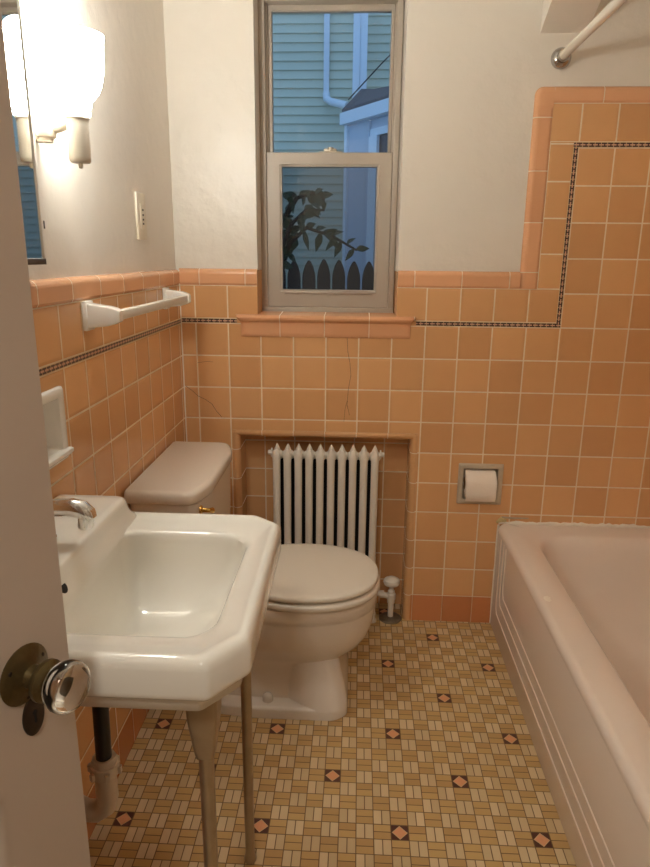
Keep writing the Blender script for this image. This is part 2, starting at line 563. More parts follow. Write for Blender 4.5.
# ------------------------------------------------------------------ left wall
wl = MB().panel(FRONT, .012, 0, CEIL, lambda a, b: (-.012, a, b), holes=[(-1.080, -.945, .92, 1.04)])
wall_left = struct(wl.build('wall_left', M['plaster']))
uvl = lambda a, b: ((a + .025) / .1106 + 60, (b - 1.0855) / .1085 + 50)
t = MB()
t.panel(FRONT, 0, .104, 1.0855, left, uvl, holes=[(-1.080, -.945, .92, 1.04)])
t.panel(FRONT, 0, 1.101, 1.212, left, lambda a, b: ((a + .025) / .1106 + 60, (b - 1.101) / .111 + 80))
t.build('tile_field', M['tile'], wall_left)
t = MB(); t.panel(FRONT, 0, 0, .104, left, lambda a, b: ((a + .025) / .1106 + 60, .02 + .93 * b / .104))
t.build('base_tile_row', M['tile_base'], wall_left)
t = MB(); t.panel(FRONT, 0, 1.0855, 1.101, lambda a, b: (.0006, a, b), lambda a, b: (a / MP, (b - 1.0855) / .0155))
t.build('mosaic_border', M['mosaic'], wall_left, weld=False)
c = MB(); c.strip((0, FRONT, 1.212), (0, 0, 1.212), capprof((0, 0, 1), .05, Vector((-1, 0, 0))), .154, .18)
c.build('bullnose_cap', M['tile_cap'], wall_left, weld=False)

# ------------------------------------------------------------------ other walls, floor, ceiling
w = MB().panel(FRONT, .012, 1.76, CEIL, lambda a, b: (RW + .012, a, b))
wall_right = struct(w.build('wall_right', M['plaster']))
t = MB().panel(FRONT, 0, 0, 1.78, lambda a, b: (RW, a, b), uvl)
t.build('tile_field', M['tile'], wall_right)
w = MB().panel(-.012, RW + .012, 0, CEIL, lambda a, b: (a, FRONT, b), holes=[(.055, .76, -1, 2.04)])
wall_front = struct(w.build('wall_front', M['plaster']))
w = MB().box(1.107, RW - .001, -1.66, -1.535, .001, CEIL - .001)
struct(w.build('wall_alcove', M['plaster']))
w = MB()
w.panel(-.5, 1.7, 0, CEIL, lambda a, b: (a, -3.5, b))
w.panel(-3.5, FRONT, 0, CEIL, lambda a, b: (-.5, a, b))
w.panel(-3.5, FRONT, 0, CEIL, lambda a, b: (1.7, a, b))
w.panel(-.5, -.012, 0, CEIL, lambda a, b: (a, FRONT, b))
struct(w.build('wall_hall', M['hall']))
f = MB().panel(-.02, RW + .02, FRONT - .02, .12, lambda a, b: (a, b, 0))
struct(f.build('floor', M['floor']))
f = MB().panel(-.5, 1.7, -3.5, FRONT - .02, lambda a, b: (a, b, 0))
struct(f.build('floor_hall', M['hallfloor']))
f = MB().panel(-.5, RW + .02, -3.5, .012, lambda a, b: (a, b, CEIL))
struct(f.build('ceiling', M['ceiling']))

# sloped plaster soffit above the tub
s = MB()
pf = [(0.012, 1.95), (-.24, 2.075), (-.24, 2.449), (.012, 2.449)]
s.loft([[Vector((x, a, b)) for a, b in pf] for x in (1.113, 1.248)], True, True, True)
struct(s.build('trim_1', M['plaster'], origin=(1.18, 0, 1.95)))

# tiled window stool
sill = MB()
def sillring(x0, x1, y, z0, z1):
    return None
prof = [(.20, 1.122), (.09, 1.1225), (-.004, 1.118), (-.016, 1.1155), (-.022, 1.110), (-.022, 1.104), (-.016, 1.098), (-.010, 1.094), (-.008, 1.086),
        (-.008, 1.062), (-.007, 1.052), (-.003, 1.046), (.004, 1.0445)]
def sect(x, k, back_x):
    # k shrinks the moulding at the returns
    return [Vector((back_x if y > .02 else x, y if y > -.003 else y * k, z)) for y, z in prof]
rows = []
xs = [(.187, .0), (.1885, .55), (.193, .85), (.200, 1.0)]
lower = lambda x, z, s: x + s * (.016 * max(0, min(1, (1.112 - z) / .02)))
def row(x, k, side):
    out = []
    for y, z in prof:
        xx = lower(x, z, side) if y < .02 else max(.2665, min(.7095, x))
        out.append(Vector((xx, y * k if y < 0 else y, z)))
    return out
for x, kk in xs: rows.append(row(x, kk, 1))
for i in range(1, 8): rows.append([Vector((max(.268, min(.708, .2 + (.771 - .2) * i / 8)) if y > .02 else .216 + (.755 - .216) * i / 8, y, z)) for y, z in prof])
for x, kk in [(.771, 1.0), (.778, .85), (.7825, .55), (.784, .0)]: rows.append(row(x, kk, -1))
n0 = 0
sill.loft(rows, closed=False)
for f in sill.bm.faces:
    for l in f.loops:
        co = l.vert.co
        l[sill.uvl].uv = ((co.x - .19) / .148 + .02, .1 + .8 * (co.z - 1.044) / .08 if co.y < .03 else .95)
struct(sill.build('trim_2', M['tile_cap'], origin=(.485, 0, 1.08), weld=False))

# ------------------------------------------------------------------ window
win = bpy.data.objects.new('window_1', None); COL.objects.link(win)
win.location = (.487, .12, 1.13); ORG[win.name] = Vector(win.location); struct(win)
fr = MB()
B = .0015
fr.box(.2625, .283, .088, .20, 1.118, 2.13, B); fr.box(.695, .713, .088, .20, 1.118, 2.13, B)
fr.box(.2625, .713, .088, .20, 2.066, 2.13, B)
fr.box(.264, .712, .086, .20, 1.116, 1.137, B)
fr.box(.2625, .289, .112, .122, 1.13, 2.07, .001); fr.box(.689, .713, .112, .122, 1.13, 2.07, .001)
fr.build('outer_frame', M['alu'], win)
tr = MB()
tr.box(.283, .294, .126, .150, 1.637, 2.066); tr.box(.684, .695, .126, .150, 1.637, 2.066)
tr.build('side_track', M['alu_dark'], win)
def frame(mb, x0, x1, z0, z1, y0, y1, ls, rs, ts, bs):
    """mitred frame with bevelled inner lip"""
    O = [(x0, z0), (x1, z0), (x1, z1), (x0, z1)]
    def inset(f): return [(x0 + ls * f, z0 + bs * f), (x1 - rs * f, z0 + bs * f), (x1 - rs * f, z1 - ts * f), (x0 + ls * f, z1 - ts * f)]
    L = lambda pts, y: [Vector((a, y, b)) for a, b in pts]
    mb.loft([L(O, y1), L(O, y0 + .002), L(inset(.04), y0), L(inset(.86), y0), L(inset(.90), y0 + .003), L(inset(1), y0 + .004), L(inset(1), y1), L(O, y1)], True)
low = MB(); frame(low, .2835, .6945, 1.1375, 1.633, .092, .118, .0495, .0495, .043, .059)
sc_ = MB().panel(.297, .682, 1.14, 1.60, lambda a, b: (a, .170, b)); sc_.build('insect_screen', screen_mat(), win)
lo = low.build('lower_sash', M['alu'], win)
p = MB().box(.325, .652, .104, .107, 1.19, 1.597); p.build('pane', M['glass'], lo)
lp = MB().box(.34, .64, .086, .092, 1.183, 1.190, .002); lp.build('lift_rail', M['alu'], lo)
up = MB(); frame(up, .289, .688, 1.600, 2.066, .124, .148, .0125, .0105, .018, .03)
uo = up.build('upper_sash', M['alu'], win)
p = MB().box(.297, .682, .134, .137, 1.622, 2.045); p.build('pane', M['glass'], uo)
lk = MB()
lk.box(.455, .530, .098, .128, 1.6325, 1.637, .002)
lk.box(.470, .513, .100, .120, 1.636, 1.646, .003)
lk.tube([(.492, .108, 1.640), (.492, .108, 1.649)], .010, 14)
lk.build('sash_lock', M['satin'], win)

# ------------------------------------------------------------------ door (open inwards, at the left of the camera)
DE = Vector((.269, -1.554, 0)); DT = Vector((-.309, -.951, 0)).normalized(); DN = Vector((.951, -.309, 0)).normalized()
def D(s, d, z): return DE + DT * s + DN * d + Vector((0, 0, z))
door = bpy.data.objects.new('door_1', None); COL.objects.link(door)
door.location = D(.3, -.018, 0); ORG[door.name] = Vector(door.location); struct(door)
leaf = MB()
W, H = .655, 2.02
panels = [(.105, .55, .22, .762), (.105, .55, .98, 1.86)]
for sd in (0, -.036):
    leaf.panel(0, W, .012, H, lambda a, b: D(a, sd, b), holes=panels)
    sg = -1 if sd == 0 else 1
    for (a0, a1, b0, b1) in panels:
        R4 = lambda k, dp: [D(a0 + k, sd + sg * dp, b0 + k), D(a1 - k, sd + sg * dp, b0 + k), D(a1 - k, sd + sg * dp, b1 - k), D(a0 + k, sd + sg * dp, b1 - k)]
        leaf.loft([R4(0, 0), R4(.004, .001), R4(.012, .007), R4(.018, .011), R4(.026, .012)], True, False, True)
out = [(0, .012), (W, .012), (W, H), (0, H)]
leaf.loft([[D(a, 0, b) for a, b in out], [D(a, -.036, b) for a, b in out]], True)
leaf.build('door_leaf', M['door'], door)
kz = .879; ks = .065
kb = MB()
kb.lathe([(.0005, .0), (.0325, .0), (.0330, .0015), (.0300, .004), (.020, .0065), (.013, .011), (.011, .020), (.0105, .030), (.0005, .030)], D(ks, 0, kz), DN, 36)
rose = kb.build('knob_rose', M['old_brass'], door)
sc = MB()
for a in (.6, 2.7, 4.8):
    o_ = D(ks, .0042, kz) + DT * math.cos(a) * .025 + Vector((0, 0, math.sin(a) * .025))
    sc.lathe([(.0005, 0), (.0032, 0), (.0024, .0012), (.0005, .0014)], o_, DN, 10)
sc.build('screw', M['dark_bronze'], rose)
kf = MB()
kf.lathe([(.0005, .026), (.0205, .026), (.0225, .029), (.0225, .033), (.0185, .037), (.014, .040), (.0005, .040)], D(ks, 0, kz), DN, 36)
kf.build('knob_ferrule', M['old_brass'], door)
kg = MB()
kg.lathe([(.0005, .0402), (.016, .0402), (.0235, .046), (.0270, .054), (.0272, .060), (.0245, .067), (.0185, .0715), (.0005, .0735)], D(ks, 0, kz), DN, 48)
kg.build('knob', M['knob'], door)['label'] = 'clear glass door knob'
kh = MB()
def ov(sx, sz, d): return [D(.060 + math.cos(2 * PI * i / 32) * sx, d, .824 + math.sin(2 * PI * i / 32) * sz) for i in range(32)]
kh.loft([ov(.0150, .0235, 0), ov(.0150, .0235, .0015), ov(.0125, .021, .003), ov(.004, .008, .0034)], True, True, True)
ko = kh.build('keyhole_plate', M['dark_bronze'], door)
hh = MB()
hh.loft([[D(.060 + math.cos(2 * PI * i / 16) * .0028, d, .829 + math.sin(2 * PI * i / 16) * .0028) for i in range(16)] for d in (.0030, .0041)], True, True, True)
hh.box(-1, 1, -1, 1, -1, 1, xf=lambda c: D(.060 + c.x * .0014, .00355 + c.y * .0005, .8225 + c.z * .006))
hh.build('keyhole', M['hole'], ko)

# ------------------------------------------------------------------ bathtub
tubT = thing('bathtub', (1.49, -.77, 0), 'large cream enamel bathtub with a ribbed apron along the right side of the floor', 'bathtub')
TX0, TX1, TY0, TY1, TZ = 1.112, RW - .001, -1.53, -.0015, .398
tb = MB()
L = []
L.append(at(rrect(TX0 - .005, TX1, TY0, TY1, .012), TZ - .026))
for k in range(7):
    a = k / 6 * PI / 2
    ins = .022 * (1 - math.cos(a)); z = TZ - .022 + .022 * math.sin(a)
    L.append(at(rrect(TX0 - .005 + ins, TX1, TY0, TY1, .012), z))
L.append(at(rrect(TX0 + .045, TX1 - .03, TY0 + .05, TY1 - .035, .05), TZ))
ix0, ix1, iy0, iy1 = TX0 + .088, TX1 - .065, TY0 + .10, TY1 - .085
for ins, z, rr in ((0, TZ - .001, .13), (.008, TZ - .005, .13), (.016, TZ - .016, .13), (.024, TZ - .035, .13), (.034, TZ - .09, .13), (.05, TZ - .19, .13), (.072, TZ - .27, .13), (.10, TZ - .31, .12), (.15, TZ - .33, .10), (.22, TZ - .335, .06)):
    L.append(at(rrect(ix0 + ins * .75, ix1 - ins * .75, iy0 + ins * 1.4, iy1 - ins * 1.5, rr), z))
tb.loft(L, True, False, True)
tubo = tb.build('basin', M['tub'], tubT, angle=60)
ap = MB()
XA = 1.1075
ap.box(XA, XA + .03, TY0, TY1, .001, TZ - .0262, .0015)
for yv, zh in ((.070, .088), (.112, .142), (.148, .188)):
    c_ = .018
    path = [(XA + .0005, TY1 - yv, TZ - .032), (XA + .0005, TY1 - yv, zh + c_ * 2), (XA + .0005, TY1 - yv - .004, zh + c_), (XA + .0005, TY1 - yv - c_, zh), (XA + .0005, TY1 - yv - c_ - .03, zh), (XA + .0005, TY0 + yv + c_, zh), (XA + .0005, TY0 + yv, zh + c_), (XA + .0005, TY0 + yv, TZ - .032)]
    ap.tube(path, .0034, 10)
ap.build('apron', M['tub'], tubT, angle=50)
cb = MB()
pts = []; rad = []
x = TX0 - .004
while x < TX1:
    pts.append((x, -.0035 + random.uniform(-.0012, .0012), TZ + .003 + random.uniform(-.001, .003)))
    rad.append(.0052 + random.uniform(-.0015, .003)); x += .012
cb.tube(pts, rad, 8)
pts = [(TX0 - .004, -.003, .002 + i * .03) for i in range(14)]
cb.tube(pts, [.004 + random.uniform(-.001, .001) for _ in pts], 8)
cb.build('caulk_bead', M['caulk'], tubT, angle=80)
st = MB()
st.tube([(TX0 - .012, -.004, TZ + .004), (TX0 + .004, -.004, TZ + .016), (TX0 + .02, -.003, TZ + .010)], [.004, .010, .005], 10)
st.build('stained_caulk', M['mildew'], tubT, angle=80)
gp = MB()
gp.tube([(TX0 + .005, -.001, TZ + .0225), (TX0 + .05, -.001, TZ + .0205), (TX0 + .10, -.001, TZ + .0215)], [.004, .0036, .002], 6)
gp.build('caulk_smear', M['smear'], tubT, angle=80)
ch = MB()
blob = [(.010, .000), (.0085, .008), (.011, .018), (.004, .026), (-.006, .023), (-.0095, .012), (-.008, .001), (0, -.008)]
def rimz(x):  # height of the rounded rim
    t_ = max(0.0, min(1.0, (1.129 - x) / .022)); return TZ - .022 * (1 - math.sqrt(max(0, 1 - t_ * t_)))
ch.loft([[Vector((1.1345 + a * s, -.545 + b * s, rimz(1.1345 + a * s) + dz)) for a, b in blob] for s, dz in ((1, .0003), (.9, .0009), (.4, .0011))], True, False, True)
ch.build('enamel_chip', M['caulk'], tubT)['label'] = 'bare white chip in the enamel'

# ------------------------------------------------------------------ radiator
RX0, RSP, RN = .3205, .0381, 10
rad_ = thing('radiator', (.49, .03, 0), 'white painted cast iron column radiator standing inside the tiled wall niche', 'radiator')
ys = (-.020, .028)
sec = None
for i in range(RN):
    x = RX0 + RSP * i
    if sec is None:
        m = MB()
        for j, y in enumerate(ys):
            q_ = (1.06, .62)[j]
            m.lathe([(.0005, .100), (.0105 * q_, .100), (.0125 * q_, .115), (.0122 * q_, .35), (.0125 * q_, .607), (.0135 * q_, .629), (.0120 * q_, .643), (.0075 * q_, .654), (.0005, .659)], (x, y, 0), n=16)
        m.lathe([(.0005, .607), (.0125, .617), (.0145, .635), (.0115, .651), (.0055, .665), (.0005, .674)], (x, .004, 0), n=14)
        m.tube([(x, -.020, .629), (x, .028, .629)], .0105, 12)
        m.tube([(x, -.020, .110), (x, .028, .110)], .0120, 12)
        m.lathe([(.012, -.0185), (.0165, -.012), (.0175, 0), (.0165, .012), (.012, .0185)], (x, .006, .632), (1, 0, 0), 18)
        m.lathe([(.012, -.0185), (.0185, -.012), (.0195, 0), (.0185, .012), (.012, .0185)], (x, .006, .108), (1, 0, 0), 18)
        sec = m.build('section', M['radiator'], rad_)
    else:
        o = sec.copy(); COL.objects.link(o); o.parent = rad_
        o.location = (RSP * i, 0, 0)
for x in (RX0, RX0 + RSP * (RN - 1)):
    for y in (-.020, .028):
        m = MB(); m.lathe([(.0005, .001), (.0155, .001), (.0155, .008), (.0115, .016), (.0105, .06), (.0125, .11), (.0005, .112)], (x + (.007 if x > .5 else -.007), y, 0), n=14)
        m.build('leg', M['radiator'], rad_)
for x, d in ((RX0 - .0165, -1), (RX0 + RSP * (RN - 1) + .0165, 1)):
    m = MB(); m.lathe([(.0005, 0), (.0165, 0), (.0165, .005), (.009, .006), (.009, .014), (.007, .016), (.0005, .016)], (x, .004, .640), (d, 0, 0), 8)
    m.build('end_plug', M['radiator'], rad_)
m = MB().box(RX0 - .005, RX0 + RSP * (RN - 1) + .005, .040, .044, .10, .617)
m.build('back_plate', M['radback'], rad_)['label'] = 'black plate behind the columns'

vl = thing('radiator_valve', (.739, .004, 0), 'small white radiator valve with round handle on the floor beside the radiator', 'valve')
VX, VY = .739, .004
m = MB(); m.lathe([(.0005, .0), (.041, .0), (.042, .004), (.036, .009), (.016, .012), (.0005, .012)], (VX, VY, .0005), n=28); m.build('floor_flange', M['rust'], vl)['label'] = 'stained metal floor flange'
m = MB(); m.lathe([(.0005, .012), (.0105, .012), (.0105, .066), (.014, .068), (.014, .080), (.0165, .084), (.0165, .104), (.013, .108), (.013, .116), (.009, .120), (.006, .138), (.0005, .138)], (VX, VY, 0), n=16)
m.build('valve_body', M['valve'], vl)
m = MB(); m.lathe([(.0005, .133), (.010, .134), (.0270, .143), (.0305, .152), (.0275, .162), (.0160, .169), (.0005, .171)], (VX, VY, 0), n=28); m.build('handle', M['valve'], vl)
m = MB(); m.tube([(VX - .012, VY, .094), (RX0 + RSP * 9 + .0265, .012, .100)], .0105, 14)
m.lathe([(.0005, 0), (.0145, 0), (.0145, .014), (.0005, .014)], (VX - .040, VY + .008, .0965), (1, 0, 0), 8)
m.build('union_pipe', M['valve'], vl)

# ------------------------------------------------------------------ toilet
to = thing('toilet', (.33, -.415, 0), 'cream two piece toilet with closed lid standing between sink and radiator', 'toilet')
YC = -.415
b = MB()
# foot plate
fp = rpoly([(.13, YC - .135, 0), (.30, YC - .158, 0), (.55, YC - .158, 0), (.588, YC - .128, 0), (.588, YC + .128, 0), (.55, YC + .158, 0), (.30, YC + .158, 0), (.13, YC + .135, 0)], [.02, .05, .02, .02, .02, .02, .05, .02])
def ins(loop, k):
    c_ = Vector((.38, YC, 0))
    return [Vector((p[0] - math.copysign(min(k, abs(p[0] - c_.x)), p[0] - c_.x), p[1] - math.copysign(min(k, abs(p[1] - c_.y)), p[1] - c_.y), 0)) for p in loop]
b.loft([at(fp, .001), at(fp, .028), at(ins(fp, .003), .034), at(ins(fp, .010), .037)], True, True, True)
# pedestal and bowl
n = 44
prof = [(.15, .5865, .112, .030, 5.0, .60), (.155, .583, .106, .05, 4.6, .60), (.17, .570, .096, .10, 4.0, .60), (.18, .560, .096, .14, 3.4, .58),
        (.21, .592, .112, .165, 2.9, .53), (.222, .628, .136, .195, 2.6, .49), (.222, .648, .154, .225, 2.45, .47), (.222, .658, .164, .255, 2.35, .46),
        (.222, .663, .169, .285, 2.3, .45), (.22, .665, .171, .310, 2.3, .45), (.22, .665, .1715, .3165, 2.3, .45), (.219, .670, .1755, .322, 2.3, .45), (.219, .670, .176, .350, 2.3, .45), (.221, .668, .174, .360, 2.3, .45), (.23, .655, .16, .364, 2.3, .45)]
b.loft([at(egg(xb, xf, YC, w_, n, p_, q_), z) for xb, xf, w_, z, p_, q_ in prof], True, True, True)
# squared front column of the foot
def fc(x0_, x1_, w_, r_):
    return rpoly([(x0_ - .03, YC - w_ * .62, 0), (x0_ + .055, YC - w_, 0), (x1_ - .028, YC - w_, 0), (x1_, YC - w_ + .028, 0), (x1_, YC + w_ - .028, 0), (x1_ - .028, YC + w_, 0), (x0_ + .055, YC + w_, 0), (x0_ - .03, YC + w_ * .62, 0)], [.01, .03, .014, .014, .014, .014, .03, .01])
b.loft([at(fc(.425, .588, .158, .014), .030), at(fc(.422, .586, .151, .014), .05), at(fc(.415, .578, .134, .014), .085), at(fc(.405, .566, .116, .014), .125), at(fc(.39, .556, .100, .014), .17), at(fc(.385, .552, .088, .014), .215), at(fc(.385, .545, .08, .014), .24)], True, True, True)
# rear trapway and deck
b.loft([at(rrect(.10, .36, YC - .08, YC + .08, .03), z) for z in (.030, .20)] + [at(rrect(.06, .36, YC - .15, YC + .15, .05), .31), at(rrect(.05, .36, YC - .16, YC + .16, .05), .372)], True, True, True)
b.build('bowl', M['china'], to, angle=50)
s = MB()
def slab(xb, xf, w_, z0, z1, r_, q_=.46, dome=0):
    o = [egg(xb + k, xf - k, YC, w_ - k, 56, 2.25, q_) for k in (r_, r_ * .3, 0, 0, r_ * .3, r_, r_ * 4)]
    z = [z0, z0 + r_ * .3, z0 + r_, z1 - r_, z1 - r_ * .3, z1, z1 + dome]
    return [at(a, h) for a, h in zip(o, z)]
s.loft(slab(.262, .677, .187, .3640, .3840, .007), True, True, True)
s.build('seat', M['seat'], to, angle=60)
s = MB(); s.loft(slab(.255, .672, .1815, .3895, .4065, .006, dome=.002), True, True, True)
s.box(.235, .275, YC - .085, YC - .055, .373, .398, .006); s.box(.235, .275, YC + .055, YC + .085, .373, .398, .006)
s.build('lid', M['seat'], to, angle=60)
tk = MB()
ty0, ty1 = -.648, -.172
tk.loft([at(rrect(.020, .175, ty0 + .03, ty1 - .03, .03), .374), at(rrect(.012, .185, ty0 + .018, ty1 - .018, .035), .40), at(rrect(.009, .192, ty0 + .010, ty1 - .010, .035), .50), at(rrect(.008, .196, ty0 + .006, ty1 - .006, .035), .6875)], True, True, True)
tk.build('tank', M['china'], to, angle=50)
tl = MB()
ll = lambda k: rpoly([(.004 + k * .3, ty0 - .004 + k, 0), (.186 - k, ty0 - .004 + k, 0), (.2135 - k, ty0 + .085 + k * .4, 0), (.2135 - k, ty1 - .085 - k * .4, 0), (.186 - k, ty1 + .004 - k, 0), (.004 + k * .3, ty1 + .004 - k, 0)], [.012, .028, .03, .03, .028, .012], 6)
tl.loft([at(ll(.010), .688), at(ll(.003), .690), at(ll(.0), .694), at(ll(0), .712), at(ll(.002), .719), at(ll(.007), .7235), at(ll(.014), .725)], True, True, True)
tl.build('tank_lid', M['china'], to, angle=60)
fl = MB()
fl.lathe([(.0005, 0), (.0125, 0), (.0125, .004), (.006, .007), (.006, .018), (.0005, .018)], (.1955, -.622, .668), (1, 0, 0), 20)
fl.tube([(.209, -.622, .668), (.217, -.620, .667), (.221, -.611, .664), (.221, -.602, .660)], [.006, .0065, .006, .0085], 12)
fl.build('flush_lever', M['brass'], to)['label'] = 'brass flush lever under the tank lid'
for y in (YC - .122, YC + .122):
    m = MB(); m.lathe([(.0005, 0), (.0155, 0), (.0155, .010), (.0125, .018), (.006, .022), (.0005, .0225)], (.352, y, .0372), n=20); m.build('bolt_cap', M['china'], to)

# ------------------------------------------------------------------ sink
sk = thing('sink', (.22, -1.21, 0), 'white porcelain washbasin on two metal legs against the left wall', 'sink')
SY0, SY1, SX1 = -1.470, -.956, .457
b = MB()
def so(k, kx=0):  # outer outline inset by k
    return rpoly([(.003, SY0 + k, 0), (.409 - k * .9, SY0 + k, 0), (.456 - k, SY0 + .064 + k * .6, 0), (.452 - k, SY1 - .044 - k * .6, 0), (.402 - k * .9, SY1 - k, 0), (.003, SY1 - k, 0)], [.004, .007, .007, .007, .007, .004], 4)
ZR = .800
loops = [at(so(.05), .712), at(so(.024), .7085), at(so(.018), .712), at(so(.0135), .7315), at(so(.0125), .7335), at(so(.004), .7385), at(so(.0008), .743), at(so(0), .749), at(so(0), .784), at(so(.002), .792), at(so(.006), .7975), at(so(.011), ZR),
         at(so(.019), ZR - .0003), at(so(.0225), ZR - .004)]
def basin(k, kb):
    kk = max(0, k)
    return rpoly(chamf(.152 + kb, .400 - k, -1.398 + k, -1.046 - k, .030 + kk * .05, .034 + kk * .05), [.035 - kk * .2, .02 - kk * .05, .02 - kk * .05, .02 - kk * .05, .02 - kk * .05, .035 - kk * .2], 4)
loops += [at(basin(-.010, -.004), ZR - .0065), at(basin(-.003, -.001), ZR - .008), at(basin(.003, .003), ZR - .014)]
for i in range(1, 13):
    a_ = i / 12 * PI / 2
    loops.append(at(basin(.003 + .112 * (1 - math.cos(a_)) ** 1.15, .003 + .060 * (1 - math.cos(a_)) ** 1.15), ZR - .014 - .138 * math.sin(a_)))
b.loft(loops, True, False, True)
# underside of bowl
b.loft([at(basin(-.02, -.05), .725), at(basin(.0, -.03), .67), at(basin(.04, .0), .642), at(basin(.09, .05), .634)], True, False, True)
# raised deck with concave front ends
dk = lambda k, zz: at(rpoly([(.003, SY0 + .004 + k, 0), (.155 - k * .6, SY0 + .004 + k, 0), (.155 - k * .6, SY1 - .004 - k, 0), (.003, SY1 - .004 - k, 0)], [.004, .025, .025, .004], 6), zz)
b.loft([dk(-.003, .790), dk(.004, .801), dk(.012, .808), dk(.018, .820), dk(.021, .833), dk(.024, .839), dk(.029, .842), dk(.05, .8425)], True, True, True)
b.build('basin', M['porcelain'], sk, angle=52)
m = MB(); m.lathe([(.0005, 0), (.0095, 0), (.0095, .004), (.0005, .0045)], (.1445, -1.305, .808), Vector((1, 0, .55)), 18); m.build('overflow_hole', M['hole'], sk)
m = MB(); m.lathe([(.0005, 0), (.022, 0), (.022, .002), (.014, .0028), (.0005, .0024)], (.250, -1.222, .6485), (0, 0, 1), 24); dr = m.build('drain', M['chrome'], sk)
# faucet
fa = MB()
fa.lathe([(.0005, 0), (.026, 0), (.026, .006), (.020, .012), (.0165, .030), (.0160, .052), (.0005, .056)], (.070, -1.21, .8425), (0, 0, 1), 24)
fo = fa.build('faucet', M['chrome'], sk)
sp = MB()
path = [(.045, -1.21, .892), (.075, -1.21, .899), (.105, -1.21, .9035), (.130, -1.21, .9045), (.146, -1.21, .901), (.156, -1.21, .893), (.159, -1.21, .886)]
sp.tube(path, [.0150, .0150, .0150, .0155, .0160, .0140, .0110], 20)
sp.lathe([(.0005, 0), (.0120, 0), (.0130, .003), (.0130, .020), (.0005, .024)], (.149, -1.21, .870), (0.10, 0, 1), 22)
sp.build('spout', M['chrome'], fo)
hd = MB(); hd.lathe([(.0005, .052), (.017, .054), (.019, .066), (.014, .078), (.0005, .082)], (.058, -1.21, .8425), (0, 0, 1), 22)
hd.tube([(.058, -1.21, .918), (.030, -1.21, .935), (.012, -1.21, .944)], [.007, .006, .007], 12)
hd.build('lever', M['chrome'], fo)
for y in (-1.038, -1.382):
    m = MB()
    br = lambda z, a, c_: at(rrect(.380 - a, .380 + a, y - c_, y + c_, .006, 3), z)
    m.loft([br(.716, .025, .024), br(.655, .0225, .021), br(.600, .0165, .016), br(.588, .0145, .0145), br(.582, .0135, .0135)], True, True, True)
    m.lathe([(.0005, .0), (.013, .0), (.014, .006), (.011, .018), (.010, .03), (.0105, .045), (.0112, .30), (.0116, .575), (.0125, .585), (.0005, .587)], (.380, y, .0005), n=18)
    m.build('leg', M['nickel'], sk)
ct = MB(); ct.lathe([(.0005, .0), (.011, .0), (.011, .03), (.0005, .03)], (.448, -1.165, .71), (-1, 0, 0), 12)

PX, PY = .139, -1.2
m = MB(); m.tube([(PX + .005, PY, .645), (PX, PY, .385)], .0145, 18); pp = m.build('tailpipe', M['abs'], sk); pp['label'] = 'black tailpipe under the basin'
m = MB()
m.lathe([(.0150, .405), (.0215, .405), (.0225, .401), (.0225, .392), (.0260, .391), (.0270, .386), (.0270, .372), (.0240, .366), (.0005, .365)], (PX, PY, 0), n=12)
for i in range(6):
    a = i * PI / 3
    m.box(-1, 1, -1, 1, -1, 1, xf=lambda c: Vector((PX + math.cos(a) * (.0275 + c.x * .004) - math.sin(a) * c.y * .004, PY + math.sin(a) * (.0275 + c.x * .004) + math.cos(a) * c.y * .004, .3785 + c.z * .007)))
m.build('slip_nut', M['pvc'], pp)
m = MB()
m.tube([(PX, PY, .368), (PX, PY, .345), (PX, PY, .315), (PX - .006, PY, .292), (PX - .022, PY, .280), (PX - .045, PY, .280), (PX - .066, PY, .292), (PX - .082, PY, .312), (PX - .098, PY, .322), (PX - .115, PY, .324), (.006, PY, .324)], .0205, 20)
m.build('trap', M['pvc'], pp)
m = MB(); m.lathe([(.0205, 0), (.036, .0), (.034, .006), (.0205, .009)], (.0008, PY, .324), (1, 0, 0), 24); m.build('wall_flange', M['pvc'], pp)

# ------------------------------------------------------------------ towel bar
tw = thing('towel_bar', (.002, -.48, 1.18), 'white ceramic towel bar mounted on the tiled left wall', 'towel bar')
for y in (-.780, -.178):
    m = MB()
    sec_ = lambda x, hy, z0, z1: [Vector((x, y + a * hy, z0 if q_ else z1)) for a, q_ in ((-1, 1), (1, 1), (1, 0), (-1, 0))]
    m.box(.0008, .012, y - .021, y + .021, 1.147, 1.211, .003)
    def rr(x, hy, z0, z1): return [Vector((x, p[0], p[1])) for p in rpoly([(y - hy, z0, 0), (y + hy, z0, 0), (y + hy, z1, 0), (y - hy, z1, 0)], .004, 3)]
    m.loft([rr(.010, .018, 1.152, 1.206), rr(.030, .0165, 1.155, 1.203), rr(.055, .0165, 1.158, 1.200), rr(.066, .0160, 1.161, 1.197), rr(.076, .0140, 1.165, 1.193), rr(.080, .0110, 1.168, 1.190)], True, True, True)
    m.build('bracket', M['bar'], tw)
m = MB(); m.box(.056, .076, -.776, -.182, 1.169, 1.189, .002); m.build('bar', M['white_plastic'], tw)

# ------------------------------------------------------------------ soap dish
sd = thing('soap_dish', (0, -1.012, .90), 'white ceramic recessed soap dish set in the tiled left wall above the sink', 'soap dish')
m = MB()
def sr(x, k): return [Vector((x, p[0], p[1])) for p in rpoly([(-1.098 + k, .905 + k, 0), (-.938 - k, .905 + k, 0), (-.938 - k, 1.055 - k, 0), (-1.098 + k, 1.055 - k, 0)], .006, 4)]
m.loft([sr(.0005, 0), sr(.006, .0005), sr(.009, .004), sr(.009, .016), sr(.006, .021), sr(-.03, .026), sr(-.034, .032)], True, False, True)
m.build('frame', M['bar'], sd, angle=50)
m = MB(); m.loft([[Vector((x, y, z)) for x, z in ((.004, .910), (.014, .914), (.019, .920), (.019, .926), (.014, .928), (.004, .928))] for y in (-1.094, -.940)], True, True, True)
m.build('lip', M['bar'], sd)

